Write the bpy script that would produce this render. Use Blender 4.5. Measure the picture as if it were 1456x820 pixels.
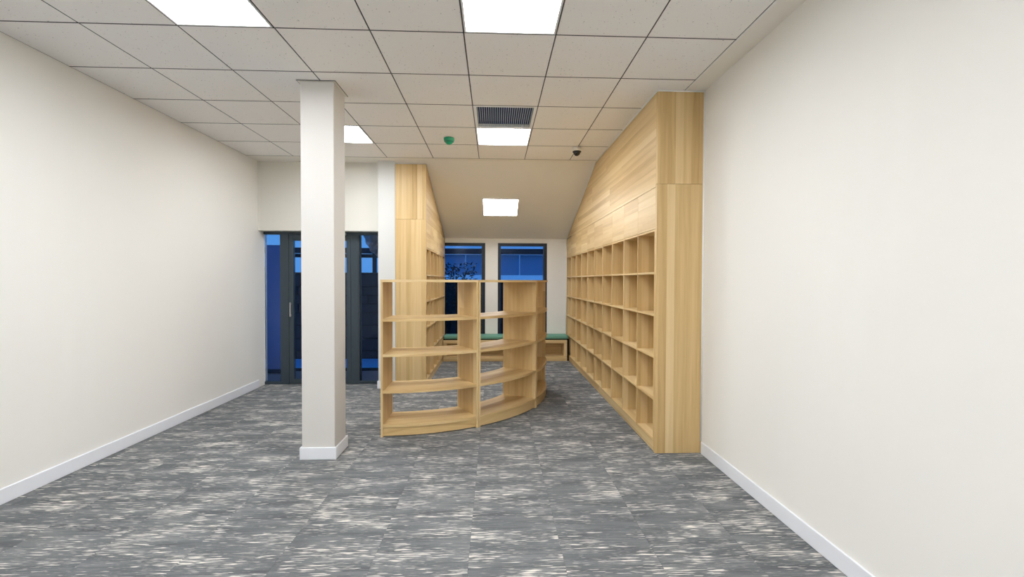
import bpy, bmesh, math, random
from mathutils import Vector, Matrix
for o in list(bpy.data.objects): bpy.data.objects.remove(o, do_unlink=True)
sc = bpy.context.scene
COL = sc.collection
random.seed(7)

# ------------------------------------------------------------------ camera
HC = 1.467
def set_camera():
    yaw, pitch, roll, f = 0.0398903, -0.0180400, -0.0033563, 636.82
    fw = Vector((math.sin(yaw)*math.cos(pitch), math.cos(yaw)*math.cos(pitch), math.sin(pitch)))
    r = Vector((math.cos(yaw), -math.sin(yaw), 0)); u = r.cross(fw)
    r2 = r*math.cos(roll) - u*math.sin(roll); u2 = r*math.sin(roll) + u*math.cos(roll)
    cd = bpy.data.cameras.new('camera'); cam = bpy.data.objects.new('camera', cd); COL.objects.link(cam)
    m = Matrix((r2, u2, -fw)).transposed().to_4x4(); m.translation = (0, 0, HC)
    cam.matrix_world = m
    cd.sensor_fit = 'HORIZONTAL'; cd.sensor_width = 36.0; cd.lens = f/1456*36.0
    cd.clip_start = 0.05; cd.clip_end = 200
    sc.camera = cam
set_camera()
# ------------------------------------------------------------------ world and exposure
w = bpy.data.worlds.new('dusk_sky'); sc.world = w; w.use_nodes = True
bg = w.node_tree.nodes['Background']
bg.inputs['Color'].default_value = (0.10, 0.34, 0.80, 1); bg.inputs['Strength'].default_value = 0.85
vs = sc.view_settings
vs.view_transform = 'Standard'; vs.look = 'None'; vs.gamma = 1.0; vs.use_curve_mapping = False
vs.exposure = 0.15
LED = 27.0                      # radiance of the LED ceiling panels

# ------------------------------------------------------------------ materials
def s2l(c):
    return tuple(((v/255)/12.92 if v/255 <= .04045 else ((v/255+.055)/1.055)**2.4) for v in c)
MATS = {}
class NT:
    def __init__(s, name):
        s.m = bpy.data.materials.new(name); s.m.use_nodes = True
        s.n = s.m.node_tree.nodes; s.l = s.m.node_tree.links
        s.b = s.n['Principled BSDF']; MATS[name] = s.m
    def node(s, t, **k):
        n = s.n.new(t)
        for a, v in k.items(): setattr(n, a, v)
        return n
    def link(s, a, b): s.l.new(a, b)
    def math(s, op, a, b=None, c=None):
        n = s.node('ShaderNodeMath', operation=op)
        for i, v in enumerate((a, b, c)):
            if v is None: continue
            if isinstance(v, (int, float)): n.inputs[i].default_value = v
            else: s.link(v, n.inputs[i])
        return n.outputs[0]
    def mix(s, fac, a, b, blend='MIX'):
        n = s.node('ShaderNodeMix', data_type='RGBA', blend_type=blend)
        for i, v in ((0, fac), (6, a), (7, b)):
            if isinstance(v, (int, float)): n.inputs[i].default_value = v
            elif isinstance(v, tuple): n.inputs[i].default_value = (*v, 1) if len(v) == 3 else v
            else: s.link(v, n.inputs[i])
        return n.outputs[2]
    def xyz(s):
        tc = s.node('ShaderNodeTexCoord'); sp = s.node('ShaderNodeSeparateXYZ'); s.link(tc.outputs['Object'], sp.inputs[0])
        return sp.outputs
    def comb(s, x, y, z):
        n = s.node('ShaderNodeCombineXYZ')
        for i, v in enumerate((x, y, z)):
            if isinstance(v, (int, float)): n.inputs[i].default_value = v
            else: s.link(v, n.inputs[i])
        return n.outputs[0]
    def noise(s, vec, scale, detail=2, rough=.5):
        n = s.node('ShaderNodeTexNoise'); s.link(vec, n.inputs['Vector'])
        n.inputs['Scale'].default_value = scale; n.inputs['Detail'].default_value = detail; n.inputs['Roughness'].default_value = rough
        return n.outputs['Fac']
    def ramp(s, fac, *stops):
        n = s.node('ShaderNodeValToRGB'); s.link(fac, n.inputs[0]); e = n.color_ramp.elements
        while len(e) < len(stops): e.new(.5)
        for el, (p, c) in zip(e, stops):
            el.position = p; el.color = (*c, 1) if isinstance(c, tuple) else (c, c, c, 1)
        return n.outputs[0]
    def bump(s, h, strength, dist=.002):
        n = s.node('ShaderNodeBump'); n.inputs['Strength'].default_value = strength; n.inputs['Distance'].default_value = dist
        s.link(h, n.inputs['Height']); s.link(n.outputs[0], s.b.inputs['Normal'])
    def base(s, c):
        if isinstance(c, tuple): s.b.inputs['Base Color'].default_value = (*c, 1)
        else: s.link(c, s.b.inputs['Base Color'])
    def set(s, rough=.5, metal=0., spec=.5):
        s.b.inputs['Roughness'].default_value = rough; s.b.inputs['Metallic'].default_value = metal
        s.b.inputs['Specular IOR Level'].default_value = spec

def paint(name, rgb, rough=.6, var=.03, scale=3., spec=.3, metal=0., bump=.05):
    t = NT(name); x, y, z = t.xyz(); v = t.comb(x, y, z)
    c = s2l(rgb)
    a = t.noise(v, scale, 4)
    col = t.mix(a, tuple(q*(1-var) for q in c), tuple(min(1, q*(1+var)) for q in c))
    t.base(col); t.set(rough, metal, spec)
    if bump: t.bump(t.noise(v, 400, 2), bump, .001)
    return t.m

def wood(name, grain, tint=1.0):
    t = NT(name); x, y, z = t.xyz()
    oi = t.node('ShaderNodeObjectInfo'); rnd = oi.outputs['Random']
    if grain == 'z': al, ac = z, t.math('ADD', x, y)
    elif grain == 'y': al, ac = y, t.math('ADD', x, z)
    else: al, ac = x, t.math('ADD', y, z)
    al = t.math('ADD', al, t.math('MULTIPLY', rnd, 37.3)); ac = t.math('ADD', ac, t.math('MULTIPLY', rnd, 11.7))
    br = t.node('ShaderNodeTexBrick', offset=.37, offset_frequency=2, squash=.7, squash_frequency=3)
    t.link(t.comb(al, ac, 0.), br.inputs['Vector'])
    br.inputs['Color1'].default_value = (0, 0, 0, 1); br.inputs['Color2'].default_value = (1, 1, 1, 1)
    br.inputs['Scale'].default_value = 1; br.inputs['Mortar Size'].default_value = 0
    br.inputs['Brick Width'].default_value = 60. if grain != 'y' else 2.6; br.inputs['Row Height'].default_value = .068
    bw = t.node('ShaderNodeRGBToBW'); t.link(br.outputs['Color'], bw.inputs[0])
    stave = bw.outputs[0]
    warp = t.noise(t.comb(t.math('MULTIPLY', al, 1.2), t.math('MULTIPLY', ac, 6.), stave), 1.0, 2)
    ac2 = t.math('ADD', ac, t.math('MULTIPLY', warp, .05))
    broad = t.noise(t.comb(t.math('MULTIPLY', al, .7), t.math('MULTIPLY', ac2, 26.), t.math('MULTIPLY', stave, 9.)), 1.0, 3)
    fine = t.noise(t.comb(t.math('MULTIPLY', al, 3.5), t.math('MULTIPLY', ac2, 170.), stave), 1.0, 3, .6)
    c0, c1, c2 = s2l((188, 151, 96)), s2l((218, 187, 132)), s2l((233, 208, 160))
    c0, c1, c2 = [tuple(v*tint for v in c) for c in (c0, c1, c2)]
    f = t.math('ADD', t.math('MULTIPLY', stave, .32), t.math('ADD', t.math('MULTIPLY', broad, .50), t.math('MULTIPLY', fine, .26)))
    col = t.ramp(f, (.24, c0), (.55, c1), (.85, c2))
    t.base(col); t.set(.47, 0, .5)
    t.bump(fine, .08, .001)
    return t.m

def carpet():
    t = NT('carpet'); x, y, z = t.xyz(); oi = t.node('ShaderNodeObjectInfo'); rnd = oi.outputs['Random']
    ox = t.math('ADD', x, t.math('MULTIPLY', rnd, 53.)); oy = t.math('ADD', y, t.math('MULTIPLY', rnd, 91.))
    def nz(sx, sy, d=2, r=.5, off=0.): return t.noise(t.comb(t.math('MULTIPLY', ox, sx), t.math('MULTIPLY', oy, sy), off), 1.0, d, r)
    patch = nz(2.4, 7., 3, .5, 3.)
    streak = nz(8., 120., 2, .5, 7.)
    st2 = nz(16., 150., 2, .5, 1.)
    f = t.math('ADD', t.math('MULTIPLY', streak, .85), t.math('MULTIPLY', patch, .42))
    mask = t.ramp(f, (.727, 0.), (.757, .7), (.787, 1.))
    faint = t.ramp(t.math('ADD', t.math('MULTIPLY', st2, .8), t.math('MULTIPLY', patch, .4)), (.665, 0.), (.715, .38))
    lines = nz(5., 240., 3, .65, 5.)
    fuzz = t.noise(t.comb(x, y, z), 700., 2)
    tone = nz(2., 12., 2, .5, 11.)
    g = t.math('ADD', t.math('MULTIPLY', lines, .45), t.math('ADD', t.math('MULTIPLY', fuzz, .25), t.math('MULTIPLY', tone, .4)))
    grey = t.ramp(g, (.40, s2l((80, 83, 86))), (.56, s2l((112, 114, 115))), (.72, s2l((146, 147, 146))))
    cream = t.mix(fuzz, s2l((205, 199, 189)), s2l((245, 238, 228)))
    t.base(t.mix(mask, t.mix(faint, grey, s2l((190, 187, 180))), cream)); t.set(.95, 0, .1)
    t.bump(t.math('ADD', lines, fuzz), .35, .003)
    return t.m

def acoustic():
    t = NT('acoustic_tile'); x, y, z = t.xyz(); oi = t.node('ShaderNodeObjectInfo')
    v = t.comb(t.math('ADD', x, t.math('MULTIPLY', oi.outputs['Random'], 31.)), y, z)
    vo = t.node('ShaderNodeTexVoronoi'); t.link(v, vo.inputs['Vector']); vo.inputs['Scale'].default_value = 62
    sz = t.noise(v, 35., 1)
    d = t.math('LESS_THAN', vo.outputs['Distance'], t.math('MULTIPLY', t.math('SUBTRACT', sz, .44), .9))
    c = s2l((244, 241, 238))
    t.base(t.mix(d, c, tuple(q*.6 for q in c))); t.set(.9, 0, .1)
    t.bump(t.noise(v, 160., 3), .15, .002)
    return t.m

def glass(name, tint, ior=1.2):
    """thin architectural pane: clear with a faint mirror reflection that grows at grazing angles"""
    t = NT(name); t.n.remove(t.b)
    tr = t.node('ShaderNodeBsdfTransparent'); tr.inputs['Color'].default_value = (*tint, 1)
    gl = t.node('ShaderNodeBsdfGlossy'); gl.inputs['Roughness'].default_value = 0.; gl.inputs['Color'].default_value = (1, 1, 1, 1)
    fr = t.node('ShaderNodeFresnel'); fr.inputs['IOR'].default_value = ior
    mx = t.node('ShaderNodeMixShader'); t.link(fr.outputs[0], mx.inputs[0]); t.link(tr.outputs[0], mx.inputs[1]); t.link(gl.outputs[0], mx.inputs[2])
    t.link(mx.outputs[0], t.n['Material Output'].inputs['Surface'])
    return t.m

def emit(name, rgb, strength):
    t = NT(name); t.base((.8, .8, .8)); t.b.inputs['Emission Color'].default_value = (*rgb, 1); t.b.inputs['Emission Strength'].default_value = strength
    return t.m

M_WALL = paint('wall_paint', (240, 237, 230), .75, .015, 1.2)
M_END = paint('wall_end_paint', (218, 218, 214), .7, .015, 1.5)
M_LINTEL = paint('lintel_paint', (226, 223, 213), .75, .015, 1.2)
M_CREAM = paint('pillar_paint', (216, 212, 206), .7, .015, 1.5)
M_CEIL = paint('ceiling_plaster', (242, 238, 230), .85, .02, 1.0)
M_SKIRT = paint('skirting_gloss', (236, 237, 241), .35, .01, 2.)
M_WHITE = paint('white_bead', (244, 244, 240), .5, .01, 2.)
M_GRID = paint('grid_metal', (72, 70, 74), .5, .05, 8.)
M_TRIM = paint('ceiling_angle', (226, 222, 214), .5, .05, 8.)
M_TILE = acoustic()
M_CARPET = carpet()
M_WZ, M_WX, M_WY = wood('oak_vertical', 'z'), wood('oak_lengthwise', 'x'), wood('oak_crosswise', 'y')
M_SLATE = paint('slate_metal', (56, 68, 76), .45, .05, 6., spec=.4)
M_NAVYFR = paint('window_metal', (26, 36, 48), .45, .05, 6., spec=.4)
M_GLASS = glass('door_glass', (.93, .96, 1.))
M_WGLASS = glass('window_glass', (.74, .82, .92))
M_LED = emit('led_diffuser', (.955, .99, 1.04), LED)
M_LFRAME = paint('led_frame', (242, 242, 242), .4, .01, 3.)
M_DARK = paint('duct_dark', (24, 60, 116), .7, .1, 8.)
M_SLAT = paint('vent_slat', (190, 200, 216), .4, .05, 8., metal=.0)
M_GREEN = paint('green_plastic', (16, 150, 106), .3, .1, 30., spec=.5)
M_DGREEN = paint('dark_green_plastic', (6, 88, 66), .35, .1, 30., spec=.5)
M_DOMEW = paint('camera_shell', (226, 220, 208), .4, .03, 20.)
M_BLACK = paint('black_gloss', (12, 15, 24), .15, .1, 10., spec=.6)
M_CUSH = paint('green_vinyl', (112, 164, 142), .55, .06, 12., spec=.3, bump=.2)
M_SHADOWGAP = paint('black_base_gap_shade', (14, 15, 18), .7, .1, 6.)  # floor base; also the shade painted into the bench gaps
M_STEEL = paint('brushed_steel', (190, 192, 196), .35, .05, 30., metal=.9)

# ------------------------------------------------------------------ geometry helpers
MC = {}
def link(name, me, mat=None, parent=None, loc=(0, 0, 0), rz=0., kind=None):
    o = bpy.data.objects.new(name, me); COL.objects.link(o)
    o.location = loc; o.rotation_euler = (0, 0, rz)
    if mat is not None and me is not None and not me.materials: me.materials.append(mat)
    if parent is not None: o.parent = parent
    if kind: o['kind'] = kind
    return o
def from_bm(bm, smooth=False):
    bmesh.ops.recalc_face_normals(bm, faces=bm.faces)
    me = bpy.data.meshes.new('mesh'); bm.to_mesh(me); bm.free()
    if smooth:
        for p in me.polygons: p.use_smooth = True
    return me
def box_mesh(sx, sy, sz, mat, bev=0., seg=1):
    k = (round(sx, 4), round(sy, 4), round(sz, 4), mat.name, bev, seg)
    if k in MC: return MC[k]
    bm = bmesh.new(); bmesh.ops.create_cube(bm, size=1, matrix=Matrix.Diagonal((sx, sy, sz, 1)))
    if bev: bmesh.ops.bevel(bm, geom=list(bm.edges), offset=bev, segments=seg, affect='EDGES', profile=.5)
    me = from_bm(bm); me.materials.append(mat); MC[k] = me
    return me
def box(name, a, b, mat, parent=None, bev=0., kind=None, seg=1):
    """axis-aligned box from corner a to corner b, in the parent's frame"""
    d = [b[i]-a[i] for i in range(3)]; c = [(a[i]+b[i])/2 for i in range(3)]
    return link(name, box_mesh(*d, mat, bev, seg), mat, parent, c, kind=kind)
def prism(name, pts, axis, a, b, mat, parent=None, kind=None):
    """polygon pts extruded from a to b along axis ('x': pts are (y,z); 'z': pts are (x,y))"""
    bm = bmesh.new()
    f = (lambda p, t: (t, p[0], p[1])) if axis == 'x' else (lambda p, t: (p[0], p[1], t))
    A = [bm.verts.new(f(p, a)) for p in pts]; B = [bm.verts.new(f(p, b)) for p in pts]
    n = len(pts); bm.faces.new(A); bm.faces.new(B[::-1])
    for i in range(n): bm.faces.new((A[i], B[i], B[(i+1) % n], A[(i+1) % n]))
    return link(name, from_bm(bm), mat, parent, kind=kind)
def lathe(name, prof, mat, parent=None, loc=(0, 0, 0), n=32):
    bm = bmesh.new(); rings = []
    for r, z in prof:
        if r < 1e-5: rings.append([bm.verts.new((0, 0, z))])
        else: rings.append([bm.verts.new((r*math.cos(2*math.pi*i/n), r*math.sin(2*math.pi*i/n), z)) for i in range(n)])
    for A, B in zip(rings, rings[1:]):
        for i in range(n):
            j = (i+1) % n
            if len(A) == 1 and len(B) == 1: continue
            if len(A) == 1: bm.faces.new((A[0], B[i], B[j]))
            elif len(B) == 1: bm.faces.new((A[i], B[0], A[j]))
            else: bm.faces.new((A[i], B[i], B[j], A[j]))
    return link(name, from_bm(bm, True), mat, parent, loc)
def tube(name, pts, rad, mat, parent=None, n=10, wob=0., loc=(0, 0, 0)):
    bm = bmesh.new(); rings = []; pts = [Vector(p) for p in pts]
    up = Vector((0, 1, .13)).normalized()
    for i, p in enumerate(pts):
        d = (pts[min(i+1, len(pts)-1)]-pts[max(i-1, 0)]).normalized()
        s = d.cross(up).normalized(); t = s.cross(d)
        rings.append([bm.verts.new(p + (s*math.cos(2*math.pi*k/n)+t*math.sin(2*math.pi*k/n))*(rad*(1+random.uniform(-wob, wob)))) for k in range(n)])
    for A, B in zip(rings, rings[1:]):
        for k in range(n): bm.faces.new((A[k], B[k], B[(k+1) % n], A[(k+1) % n]))
    bm.faces.new(rings[0]); bm.faces.new(rings[-1][::-1])
    return link(name, from_bm(bm, wob == 0), mat, parent, loc)
def thing(name, label, cat, loc=(0, 0, 0), rz=0., group=None, kind=None):
    o = link(name, None, None, None, loc, rz); o.empty_display_size = .1
    tag(o, label, cat, group)
    if kind: o['kind'] = kind
    return o
def tag(o, label, cat, group=None):
    o['label'] = label; o['category'] = cat
    if group: o['group'] = group
    return o
def struct(o, label=None):
    o['kind'] = 'structure'
    if label: o['label'] = label
    return o

# ------------------------------------------------------------------ main dimensions (metres, camera above the origin)
X0, Y0, T = .3985, 2.934, .6              # ceiling grid
CZ = 3.066                                # flat ceiling
XL, XR = X0-6*T, 1.77                     # left and right walls
YN = Y0-9*T                               # wall behind the camera
YT = Y0+5*T                               # end of the tile field
YS = 6.03                                 # start of the sloping ceiling
YB, ZB = 8.42, 2.25                       # back wall, its ceiling line
TAN = (CZ-ZB)/(YB-YS)
YG = 6.22                                 # wall above the glazed doors
XA = -1.335                               # left side of the alcove
XS = -1.56                                # left end of the white wall end
def slope(y): return CZ if y <= YS else CZ-(y-YS)*TAN

# ------------------------------------------------------------------ floor of carpet tiles
fl = struct(prism('floor', [(XL-.2, YN-.2), (XR+.2, YN-.2), (XR+.2, YB+.15), (XS, YB+.15), (XS, 6.45), (XL-.2, 6.45)], 'z', -.16, -.008, M_SHADOWGAP), 'grey carpet tile floor with cream streaks')
def floor_child(o):
    o.parent = fl; o.matrix_parent_inverse = Matrix.Translation(fl.location).inverted()
    return o
tx = [XL] + [-.13+.5*k for k in range(-6, 4)] + [XR]
ty = [YN] + [-2.24+.5*k for k in range(0, 22)] + [YB]
tx = sorted(set(round(v, 4) for v in tx if XL <= v <= XR)); ty = sorted(set(round(v, 4) for v in ty if YN <= v <= YB))
for i in range(len(tx)-1):
    for j in range(len(ty)-1):
        a, b, c, d = tx[i], tx[i+1], ty[j], ty[j+1]
        if b <= XA and c >= 6.44: continue
        if b <= XA and d > 6.44: d = 6.44
        if b-a < .02 or d-c < .02: continue
        floor_child(box('carpet_tile', (a+.0006, c+.0006, -.008), (b-.0006, d-.0006, 0), M_CARPET))

# ------------------------------------------------------------------ walls
def wall(name, a, b, label, mat=M_WALL): return struct(box(name, a, b, mat), label)
wall('wall_right', (XR, YN-.2, -.008), (XR+.2, YB+.15, 3.2), 'smooth cream painted wall beside the oak shelving')
wall('wall_left', (XL-.2, YN-.2, -.008), (XL, 6.45, 3.2), 'smooth cream painted side wall left of the glazed doors')
wall('wall_near', (XL, YN-.2, -.008), (XR, YN, 3.2), 'plain cream wall facing the shelving alcove')
wall('wall_glazed', (XL, YG, 2.135), (XS, 6.45, 3.2), 'cream wall above the dark glazed doors', M_LINTEL)
wall('wall_end', (XS, 6.10, -.008), (XA, YB+.15, 3.2), 'white wall end beside the short oak shelving', M_END)
# back wall with two window openings
W1, W2, WZ0, WZ1 = (-.99, -.168), (.069, .996), .36, 2.168
bk = thing('wall_back', 'pale cream back wall with two dark framed windows', 'wall', (0, YB, 0)); bk['kind'] = 'structure'; del bk['category']
for nm, a, b in (('wall_panel', (XA, 0, -.008), (W1[0], .15, 2.36)), ('wall_panel', (W1[1], 0, -.008), (W2[0], .15, 2.36)),
                 ('wall_panel', (W2[1], 0, -.008), (XR, .15, 2.36)),
                 ('wall_panel', (W1[0], 0, WZ1), (W1[1], .15, 2.36)), ('wall_panel', (W2[0], 0, WZ1), (W2[1], .15, 2.36)),
                 ('wall_panel', (W1[0], 0, -.008), (W1[1], .15, WZ0)), ('wall_panel', (W2[0], 0, -.008), (W2[1], .15, WZ0))):
    box(nm, a, b, M_WALL, bk)

def baseboard(name, a, b, label):
    return struct(box(name, a, b, M_SKIRT, bev=.004), label)
baseboard('baseboard_right', (XR-.014, YN, 0), (XR-.0005, 3.715, .104), 'white skirting board along the right wall')
baseboard('baseboard_left', (XL+.0005, YN, 0), (XL+.014, 6.2, .104), 'white skirting board along the left wall')
baseboard('baseboard_end', (XS-.014, 6.085, 0), (XA, 6.0995, .104), 'white skirting at the foot of the white wall end')
baseboard('baseboard_reveal', (XS-.014, 6.0995, 0), (XS-.0005, 6.35, .104), 'white skirting turning into the door reveal')

# ------------------------------------------------------------------ ceiling
ce = struct(link('ceiling', None), 'suspended tile ceiling with a sloping plaster end'); ce.location = (0, 0, CZ)
Z = lambda v: v-CZ
box('soffit_slab', (XL-.2, YN-.2, .09), (XR+.2, YS+.45, .2), M_CEIL, ce)
prism('sloping_ceiling', [(YS, 0), (YS, .1), (YB+.15, .1-(YB+.15-YS)*TAN), (YB+.15, -(YB+.15-YS)*TAN)], 'x', XA, XR, M_CEIL, ce)
box('border_strip', (X0+2*T+.012, YN, 0), (XR, YT, .06), M_CEIL, ce)
box('border_strip', (XA, YT+.004, 0), (XR, YS, .06), M_CEIL, ce)
box('border_strip', (XL, YT+.004, 0), (XA, YG, .06), M_CEIL, ce)
box('edge_angle', (X0+2*T, YN, -.003), (X0+2*T+.012, YT, .03), M_WHITE, ce)
LIGHT = {(-1, -1), (-1, 3), (-4, 3), (-4, -1), (-1, -5), (-4, -5), (-1, -9), (-4, -9)}
VENT = (-1, 2)
tile = box_mesh(.5915, .5915, .016, M_TILE, .002)
for i in range(-6, 2):
    for j in range(-9, 5):
        if (i, j) in LIGHT or (i, j) == VENT: continue
        link('ceiling_tile', tile, M_TILE, ce, (X0+(i+.5)*T, Y0+(j+.5)*T, .008))
for i in range(-6, 3):
    x = X0+i*T
    box('grid_bar', (x-.004, YN, .0012), (x+.004, YT+.004, .03), M_GRID, ce)
for j in range(-9, 6):
    y = Y0+j*T
    box('grid_bar', (XL, y-.004, -.0006), (X0+2*T, y+.004, .03), M_GRID, ce)

# LED panels
def led(loc, label, rx=0., size=.588, rec=.022):
    t = thing('ceiling_light', label, 'ceiling light', loc, group='square LED ceiling panels')
    t.rotation_euler = (rx, 0, 0)
    h, f = size/2, .013
    for a, b in (((-h, -h, -.002), (h, -h+f, rec+.01)), ((-h, h-f, -.002), (h, h, rec+.01)), ((-h, -h+f, -.002), (-h+f, h-f, rec+.01)), ((h-f, -h+f, -.002), (h, h-f, rec+.01))):
        box('frame_bar', a, b, M_LFRAME, t)
    box('diffuser', (-h+f, -h+f, rec), (h-f, h-f, rec+.01), M_LED, t)
    return t
LL = {(-1, 3): 'square white LED panel in the tiled ceiling right behind the slatted vent',
      (-1, -1): 'square white LED panel in the tiled ceiling two tiles before the slatted vent',
      (-4, 3): 'square white LED panel in the tiled ceiling over the glazed doors, behind the pillar',
      (-4, -1): 'square white LED panel in the tiled ceiling before the pillar, near the left wall',
      (-1, -5): 'square LED panel in the ceiling overhead of the open floor, in line with the vent',
      (-4, -5): 'square LED panel in the ceiling overhead of the open floor, in line with the pillar',
      (-1, -9): 'square LED panel added out of view against the wall facing the alcove, in line with the vent',  # row at the near wall, added unseen to brighten the ceiling
      (-4, -9): 'square LED panel added out of view against the wall facing the alcove, in line with the pillar'}
for (i, j), lab in LL.items(): led((X0+(i+.5)*T, Y0+(j+.5)*T, CZ), lab)
ang = math.atan(TAN)
ys = 7.25
sl = led((.10, ys-.001*math.sin(ang), slope(ys)-.012), 'square white LED panel set on the sloping plaster ceiling of the alcove', -ang, .57, .003)

# air vent
vt = thing('air_vent', 'white framed ceiling air vent with thin slats over a dark duct', 'air vent', (X0-.3, Y0+2.5*T, CZ))
h = .2955; o_ = .268
for a, b in (((-h, -h, -.002), (h, -o_, .03)), ((-h, o_, -.002), (h, h, .03)), ((-h, -o_, -.002), (-o_, o_, .03)), ((o_, -o_, -.002), (h, o_, .03))):
    box('frame_bar', a, b, M_LFRAME, vt)
box('duct_plate', (-o_, -o_, .06), (o_, o_, .085), M_DARK, vt)
for a, b in (((-o_-.01, -o_, .03), (-o_, o_, .085)), ((o_, -o_, .03), (o_+.01, o_, .085)), ((-o_, -o_-.01, .03), (o_, -o_, .085)), ((-o_, o_, .03), (o_, o_+.01, .085))):
    box('duct_side', a, b, M_DARK, vt)
NS = 26
for k in range(NS):
    x = -o_+(k+.5)*2*o_/NS
    box('slat', (x-.0024, -o_, .002), (x+.0024, o_, .022), M_SLAT, vt)

# smoke detector cover and security camera
sd = thing('smoke_detector', 'round green plastic dust cap over a detector on the ceiling', 'smoke detector', (-.512, 5.10, CZ))
cap = lathe('cap', [(0, 0), (.058, 0), (.060, -.004), (.059, -.026), (.052, -.040)], M_GREEN, sd)
lathe('ring', [(.052, -.038), (.053, -.042), (.046, -.047), (.044, -.046)], M_DGREEN, cap)
lathe('tip', [(.046, -.045), (.040, -.056), (.026, -.066), (.024, -.070), (0, -.071)], M_GREEN, cap)
cc = thing('security_camera', 'small dome security camera with white base and black dome', 'security camera', (.990, 5.385, CZ))
cbase = lathe('base', [(0, 0), (.054, 0), (.057, -.004), (.057, -.036), (.053, -.046), (0, -.046)], M_DOMEW, cc)
lathe('collar', [(.0, -.046), (.052, -.046), (.053, -.052), (.046, -.058), (0, -.058)], M_BLACK, cbase)
lathe('dome', [(.042, -.057)]+[(.041*math.cos(a), -.058-.041*math.sin(a)) for a in [math.pi/2*k/8 for k in range(1, 8)]]+[(0, -.099)], M_BLACK, cbase)

# ------------------------------------------------------------------ pillar
pc = thing('pillar', 'square cream pillar with white skirting in front of glazed doors', 'pillar', (-1.4325, 3.835, 0))
box('shaft', (-.1325, -.135, 0), (.1325, .135, CZ-.0015), M_CREAM, pc, bev=.003)
for nm, a, b in (('skirting', (-.1475, -.150, 0), (.1475, -.1355, .1)), ('skirting', (.133, -.1355, 0), (.1475, .150, .1)),
                 ('skirting', (-.1475, -.1355, 0), (-.133, .150, .1)), ('skirting', (-.133, .1355, 0), (.133, .150, .1))):
    box(nm, a, b, M_SKIRT, pc, bev=.003)
for a, b in (((-.1525, -.155, CZ-.004), (.1525, -.1355, CZ-.001)), ((.133, -.1355, CZ-.004), (.1525, .155, CZ-.001)),
             ((-.1525, -.1355, CZ-.004), (-.133, .155, CZ-.001)), ((-.133, .1355, CZ-.004), (.133, .155, CZ-.001))):
    box('ceiling_angle', a, b, M_TRIM, pc)
for a, b in (((-.1545, -.157, CZ-.005), (.1545, -.155, CZ-.0005)), ((.1525, -.155, CZ-.005), (.1545, .157, CZ-.0005)), ((-.1545, -.155, CZ-.005), (-.1525, .157, CZ-.0005))):
    box('shadow_gap', a, b, M_GRID, pc)

# ------------------------------------------------------------------ wall-to-wall oak shelving
def shelving(name, label, xf, xb, y0, y1, ncell, seam):
    """xf: x of the open face, xb: x of its back; y0: front end, y1: back wall"""
    s = 1 if xb > xf else -1
    t = thing(name, label, 'shelving', ((xf+xb)/2, y0, 0))
    ox, oy = t.location.x, t.location.y
    g = .0015
    def B(nm, x0, x1, ya, yb, z0, z1, mat, par=t, bev=.0012):
        xa, xc = sorted((x0, x1)); return box(nm, (xa-ox, ya-oy, z0), (xc-ox, yb-oy, z1), mat, par, bev)
    # end panels
    B('end_panel', xf, xb, y0, y0+.036, 0, seam-.001, M_WZ)
    B('end_panel', xf, xb, y0, y0+.036, seam+.001, slope(y0+.036)-.003, M_WZ)
    ya = y0+.036; pitch = (y1-ya)/ncell; th = .018
    B('plinth', xf+s*.006, xf+s*.024, ya, y1, 0, .083, M_WY)
    for k in range(ncell+1):
        yc = ya+k*pitch
        lo, hi = (yc, yc+th) if k == 0 else ((yc-th, yc) if k == ncell else (yc-th/2, yc+th/2))
        B('divider', xf, xb-s*.012, lo, hi, .083, 1.908, M_WZ)
    zs = [.083, .4435, .804, 1.1645, 1.525, 1.89]
    for k in range(ncell):
        lo = ya+k*pitch+(th if k == 0 else th/2); hi = ya+(k+1)*pitch-(th if k == ncell-1 else th/2)
        for z in zs: B('shelf', xf+.0005*s, xb-s*.012, lo, hi, z, z+th, M_WY)
        B('back_panel', xb-s*.012, xb, lo-.004, hi+.004, .09, 1.905, M_WZ, bev=0)
        # flap door above each bay
        dl, dh = ya+k*pitch, ya+(k+1)*pitch
        ztop = min(2.262, slope(dh)-.006)
        B('door', xf, xf+s*.018, dl+.0015, dh-.0015, 1.911, ztop, M_WY)
    # upper fascia following the ceiling line
    pts = [(ya-oy, 2.266), (ya-oy, slope(ya)-.004)]
    if ya < YS: pts.append((YS-oy, CZ-.004))
    yk = YS+(CZ-2.27)/TAN
    pts.append((min(yk, y1)-oy, max(2.266, slope(min(yk, y1))-.004)))
    if yk > y1: pts.append((y1-oy, 2.266))
    a, b = sorted((xf, xf+s*.018))
    prism('fascia', pts, 'x', a-ox, b-ox, M_WY, t)
    B('carcass', xf+s*.0185, xb, ya, y1, 1.9085, 2.20, M_WY, bev=0)
    return t
shelving('wall_shelving', 'long built-in oak cubby shelving with ten bays along the right wall', 1.37, XR-.002, 3.735, YB-.004, 10, 2.285)
shelving('wall_shelving', 'short built-in oak cubby shelving beside the white wall end', -.92, XA+.002, 6.105, YB-.004, 6, 2.285)

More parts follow.
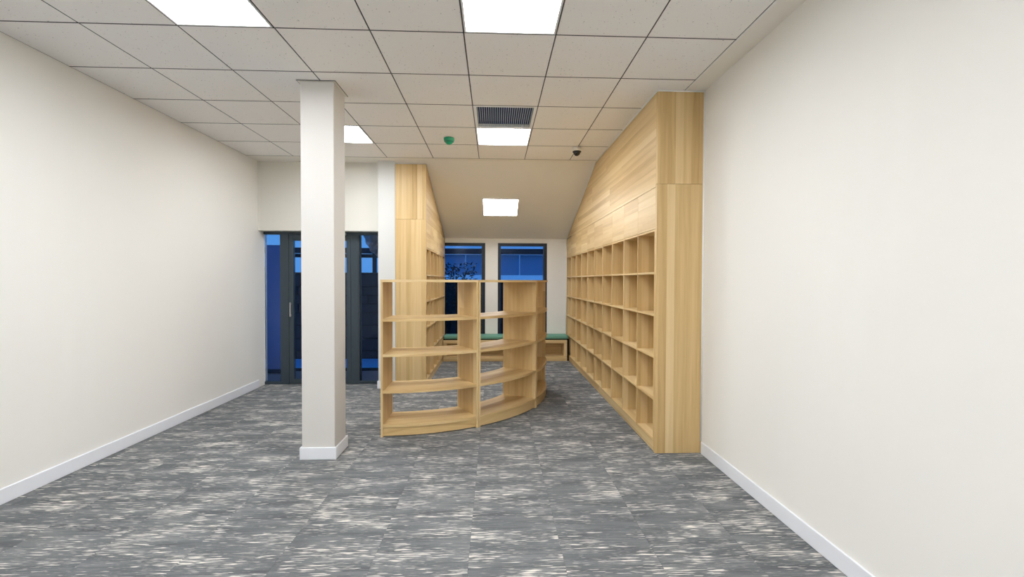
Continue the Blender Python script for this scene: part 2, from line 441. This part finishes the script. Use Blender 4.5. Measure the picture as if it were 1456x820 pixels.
# white sealant beads along the shelving edges
def bead(n, p, q, label, r=.007):
    return struct(tube('trim_%d' % n, [p, q], r, M_WHITE, n=6), label)
bead(1, (1.363, 3.73, CZ-.005), (1.363, YS, CZ-.005), 'white bead between long shelving and flat ceiling')
bead(2, (1.363, YS, CZ-.006), (1.363, YB-.01, ZB-.004), 'white bead between long shelving and sloping ceiling')
bead(3, (1.363, YB-.006, .47), (1.363, YB-.006, ZB-.008), 'white bead between long shelving and back wall')
bead(4, (1.37, 3.731, CZ-.005), (XR-.004, 3.731, CZ-.005), 'white bead over the end of the long shelving')
bead(5, (XR-.004, 3.730, .105), (XR-.004, 3.730, CZ-.004), 'white bead between shelving end and right wall')
bead(6, (-.913, YS+.1, slope(YS+.1)-.006), (-.913, YB-.01, ZB-.004), 'white bead between short shelving and sloping ceiling', .004)
bead(7, (-1.33, 6.099, CZ-.035), (-.92, 6.099, CZ-.035), 'white bead over the end of the short shelving', .004)

# ------------------------------------------------------------------ curved bookcases
CX, CY, RO, RI = -1.07, 5.96, 1.765, 1.345
RM = (RO+RI)/2; UA = math.radians(30.8); A0 = math.radians(.5)
def P(r, a): return (r*math.sin(a), RM-r*math.cos(a))
def arc(name, r0, r1, a0, a1, z0, z1, mat, par, n=14):
    pts = [P(r1, a0+(a1-a0)*k/n) for k in range(n+1)] + [P(r0, a1-(a1-a0)*k/n) for k in range(n+1)]
    return prism(name, pts, 'z', z0, z1, mat, par)
def radial(name, a, side, r0, r1, z0, z1, th, mat, par):
    """radial board whose outer face lies on angle a; side=+1 thickens towards larger angles"""
    d = Vector((math.sin(a), -math.cos(a))); nrm = Vector((math.cos(a), math.sin(a)))*side
    c = Vector((0, RM)); q = [c+d*r0, c+d*r1, c+d*r1+nrm*th, c+d*r0+nrm*th]
    return prism(name, [tuple(v) for v in q], 'z', z0, z1, mat, par)
def bookcase(k, label):
    phi = A0+UA*(k+.5)
    t = thing('curved_bookcase', label, 'bookcase', (CX+RM*math.sin(phi), CY-RM*math.cos(phi), 0), phi, 'open curved oak bookcases')
    h = UA/2-.0011; th = .021
    radial('side_panel', -h, 1, RI, RO, 0, 1.4475, th, M_WZ, t)
    radial('side_panel', h, -1, RI, RO, 0, 1.4475, th, M_WZ, t)
    arc('top_board', RI-.004, RO+.006, -h, h, 1.4475, 1.471, M_WX, t, 18)
    ai = h-th/RI-.0002
    ao = h-th/RO-.0002
    for z in (.091, .409, .750, 1.080):
        n = 16
        pts = [P(RO-.001, -ao+2*ao*q/n) for q in range(n+1)]+[P(RI+.001, ai-2*ai*q/n) for q in range(n+1)]
        prism('shelf', pts, 'z', z, z+.025, M_WX, t)
    arc('kickboard', RO-.030, RO-.010, -ao, ao, .010, .0885, M_WX, t)
    arc('kickboard', RI+.010, RI+.030, -ai, ai, .010, .0885, M_WX, t)
    return t
bookcase(0, 'curved oak bookcase forming the free end, square on to the white pillar')
bookcase(1, 'curved oak bookcase in the middle of the joined row of three')
bookcase(2, 'curved oak bookcase at the inner end, turned towards the long shelving')

# ------------------------------------------------------------------ window bench
BX0, BX1, BY0, BY1 = -.913, 1.335, 8.10, YB-.004
bn = thing('window_bench', 'low oak bench with open cubbies under the windows', 'bench', ((BX0+BX1)/2, BY0, 0))
bw = (BX1-BX0)/2
def bb(nm, x0, x1, y0, y1, z0, z1, mat=M_WX): return box(nm, (x0, y0, z0), (x1, y1, z1), mat, bn, .0015)
D = BY1-BY0
bb('bench_top', -bw, bw, 0, D, .325, .385)
bb('bench_base', -bw, bw, 0, D, 0, .088)
bb('back_board', -bw, bw, D-.015, D, .088, .325)
nb = 4
for k in range(nb+1):
    x = -bw+.03+(2*bw-.06)*k/nb
    bb('upright', x-.03, x+.03, 0, D-.015, .088, .325, M_WZ)
bb('base_strip', -bw, bw, -.004, 0, .006, .075)
box('cushion_gap_shade', (-bw, .012, .3855), (bw, D, .400), M_SHADOWGAP, bn)  # black layer drawn as the shade line under the cushion
gp = struct(box('trim_8', (BX1+.001, 8.125, .0), (1.369, BY1, .40), M_SHADOWGAP), 'black strip painting the shaded gap between bench and long shelving')  # solid black strip painting the shade of an open gap
bm = bmesh.new(); bmesh.ops.create_cube(bm, size=1, matrix=Matrix.Diagonal((BX1-BX0+.02, D-.002, .066, 1)))
bmesh.ops.bevel(bm, geom=list(bm.edges), offset=.024, segments=5, affect='EDGES', profile=.5)
cu = link('seat_cushion', from_bm(bm, True), M_CUSH, None, ((BX0+BX1)/2+.012, (BY0+BY1)/2-.003, .4335))
tag(cu, 'long sage green padded seat cushion lying on the oak bench', 'cushion')

# ------------------------------------------------------------------ windows
def window(n, x0, x1):
    t = thing('window_%d' % n, 'tall dark framed fixed window in the back wall', 'window', ((x0+x1)/2, YB+.05, WZ0)); t['kind'] = 'structure'; del t['category']
    h, H, f = (x1-x0)/2, WZ1-WZ0, .055
    for a, b in (((-h, -.03, 0), (-h+f, .05, H)), ((h-f, -.03, 0), (h, .05, H)), ((-h+f, -.03, H-f), (h-f, .05, H)), ((-h+f, -.03, 0), (h-f, .05, f))):
        box('window_frame', a, b, M_NAVYFR, t, .003)
    box('inner_bead', (h-f-.014, -.012, f), (h-f-.0005, .03, H-f), M_SLATE, t)
    box('pane', (-h+f, .0, f), (h-f, .012, H-f), M_WGLASS, t)
window(1, *W1); window(2, *W2)

# ------------------------------------------------------------------ glazed door set
YD = 6.40
def dbox(nm, x0, x1, z0, z1, par, mat=M_SLATE, dy=(-.03, .03), bev=.002):
    return box(nm, (x0, dy[0], z0), (x1, dy[1], z1), mat, par, bev)
df = thing('door_frame', 'slate grey metal frame holding the glazed doors and sidelights', 'door frame', (0, YD, 0)); df['kind'] = 'structure'; del df['category']
df.name = 'door_1'
dbox('head', XL, XS, 2.097, 2.134, df, dy=(-.04, .04))
dbox('post', -2.007, -1.89, 0, 2.097, df, dy=(-.035, .04))
dbox('post_rib', -1.93, -1.90, 0.05, 2.09, df, dy=(-.039, -.0352))
dbox('post', -2.98, -2.863, 0, 2.097, df, dy=(-.035, .04))
for x0, x1 in ((-1.89, XS), (XL, -2.98)):
    dbox('sill', x0, x1, 0, .042, df)
    dbox('side_pane', x0, x1, .042, 2.097, df, M_GLASS, (-.006, .006), 0)
dbox('glazing_bead', -1.8895, -1.874, .042, 2.097, df, M_BLACK, (-.02, .02))
dl = thing('door_leaf', 'slate grey framed glass door behind the cream pillar', 'door', (-2.435, YD, 0))
dl['kind'] = 'structure'; del dl['category']; dl.name = 'door_2'
w_ = .426
dbox('stile', w_-.060, w_-.001, .008, 2.095, dl); hs = dbox('stile', -w_+.001, -w_+.060, .008, 2.095, dl)
dbox('top_rail', -w_+.060, w_-.060, 2.013, 2.095, dl); dbox('bottom_rail', -w_+.060, w_-.060, .008, .074, dl)
dbox('pane', -w_+.060, w_-.060, .074, 2.013, dl, M_GLASS, (-.006, .006), 0)
dbox('door_closer', .04, .37, 2.085, 2.118, dl, M_STEEL, (-.085, -.041), .004)
dbox('handle', -.011, .011, -.10, .10, hs, M_STEEL, (-.075, -.055), .006)
for hz in (-.08, .08): dbox('handle_stem', -.007, .007, hz-.008, hz+.008, hs, M_STEEL, (-.055, -.03), 0)

# ------------------------------------------------------------------ outside, seen through the glass
M_PATIO = paint('patio_stone', (120, 108, 112), .6, .12, 5.)
M_BLUE = paint('sky_reflection_blue', (70, 160, 232), .3, .05, 4.)
M_STONE = paint('dark_stone', (52, 58, 68), .85, .35, 9., bump=.3)
M_MORT = paint('stone_joint', (30, 34, 42), .9, .1, 9.)
M_BEAM = paint('walkway_dark', (40, 48, 62), .7, .1, 4.)
M_PANELS = paint('walkway_panel', (130, 185, 225), .6, .15, 1.5)
M_NAVY = paint('hoarding_navy', (98, 108, 150), .6, .06, 2.)
M_FOIL = paint('foil', (150, 145, 150), .35, .3, 25., metal=.7, bump=.6)
struct(box('ground_1', (-14, 6.46, -.3), (XS-.01, 40, -.02), M_PATIO), 'purplish grey paving outside the glazed doors')
struct(box('ground_2', (XS+.0, YB+.16, -.3), (14, 40, -.02), M_PATIO), 'dark paving outside the back windows')
ch = thing('drain_channel', 'dark drain slot and floor strip painted with sky reflection outside the glazed doors', 'kerb', (-3.6, 7.95, -.02))
box('slot', (-3.2, -.55, 0), (2.0, -.36, .012), M_MORT, ch)
box('coping', (-3.2, -.355, 0), (2.0, .47, .02), M_BLUE, ch)  # floor strip with the sky's reflection painted in as blue
sw = thing('stone_wall', 'low dark rough stone block wall outside the glazed doors', 'wall', (-3.6, 8.47, -.02))
box('core', (-3.2, .02, 0), (2.0, .3, 1.62), M_MORT, sw)
zz = 0.; row = 0
while zz < 1.60:
    hh = random.choice((.16, .2, .24)); hh = min(hh, 1.63-zz)
    xx = -3.2
    while xx < 1.95:
        ww = min(random.uniform(.25, .6), 2.0-xx)
        d = random.uniform(0, .03)
        if ww > .05 and hh > .03: box('stone', (xx+.006, -d, zz+.006), (xx+ww-.006, .025, zz+hh-.006), M_STONE, sw, .006)
        xx += ww
    zz += hh
cw = thing('covered_walkway', 'flat roofed walkway with dark beam and blue grey panels beyond the yard', 'walkway', (0, 15, -.02))
box('roof_beam', (-11, -.2, 2.36), (9, .1, 2.53), M_BEAM, cw)
for k in range(10):
    x = -1.85+k*.9
    box('panel', (x+.01, -.02, 1.66), (x+.89, .03, 2.34), M_PANELS, cw)
for k in range(4):
    x = -9+k*1.66
    box('panel', (x+.01, -.02, 2.22), (x+1.65, .03, 2.34), M_BEAM, cw)
for x in (-10.5, -7.2, -3.95, -1.92, 7.2): box('post', (x-.06, -.06, 0), (x+.06, .06, 2.36), M_BEAM, cw)
hb = thing('boundary_wall', 'dark low boundary wall outside the back windows', 'wall', (1, 12.2, -.02))
box('core', (-3.3, 0, 0), (6, .2, 1.40), M_STONE, hb)
box('coping', (-3.3, -.03, 1.40), (6, .23, 1.47), M_MORT, hb)
np_ = thing('hoarding_panel', 'plain navy upright panel standing outside the door beside the stone wall', 'panel', (-3.62, 7.25, -.006))
box('sheet', (-.35, 0, .05), (.25, .03, 2.02), M_NAVY, np_)
box('foot', (-.35, -.05, .0), (.25, .06, .05), M_BEAM, np_)
path = [(-1.90, 6.95, 2.75), (-1.87, 6.95, 2.45), (-1.83, 6.95, 2.22), (-1.76, 6.95, 2.06), (-1.72, 6.95, 2.01), (-1.67, 6.95, 1.98)]
fine = []
for i in range(len(path)-1):
    for k in range(6): fine.append(tuple(path[i][q]+(path[i+1][q]-path[i][q])*k/6 for q in range(3)))
fine.append(path[-1])
fd = tube('foil_duct', fine, .19, M_FOIL, n=20, wob=.07)
tag(fd, 'crinkled silver foil duct bending into the wall outside the sidelight', 'duct')

# leafy shrub between the left window and the boundary wall
M_LEAF = paint('shrub_leaf', (34, 48, 44), .6, .3, 20.)
sh = thing('shrub', 'dark loose shrub growing outside the left back window', 'shrub', (-1.15, 11.3, -.02))
for k in range(7):
    a = 2*math.pi*k/7
    tube('stem', [(0, 0, 0), (.12*math.cos(a), .1*math.sin(a), .7), (.35*math.cos(a+.3), .25*math.sin(a+.3), 1.35), (.55*math.cos(a+.5), .3*math.sin(a+.5), 1.8)], .012, M_LEAF, sh, n=5)
bm = bmesh.new()
for k in range(900):
    a = random.uniform(0, 2*math.pi); r = random.random()**.5; z = random.uniform(.35, 1.92)
    c = Vector((.75*r*math.cos(a), .35*r*math.sin(a), z)); u = Vector((random.gauss(0, 1), random.gauss(0, 1), random.gauss(0, .6))).normalized()*.055
    v = u.orthogonal().normalized()*.02
    bm.faces.new([bm.verts.new(c+q) for q in (-u, v, u, -v)])
fo = link('foliage', from_bm(bm), M_LEAF, sh); fo['kind'] = 'stuff'
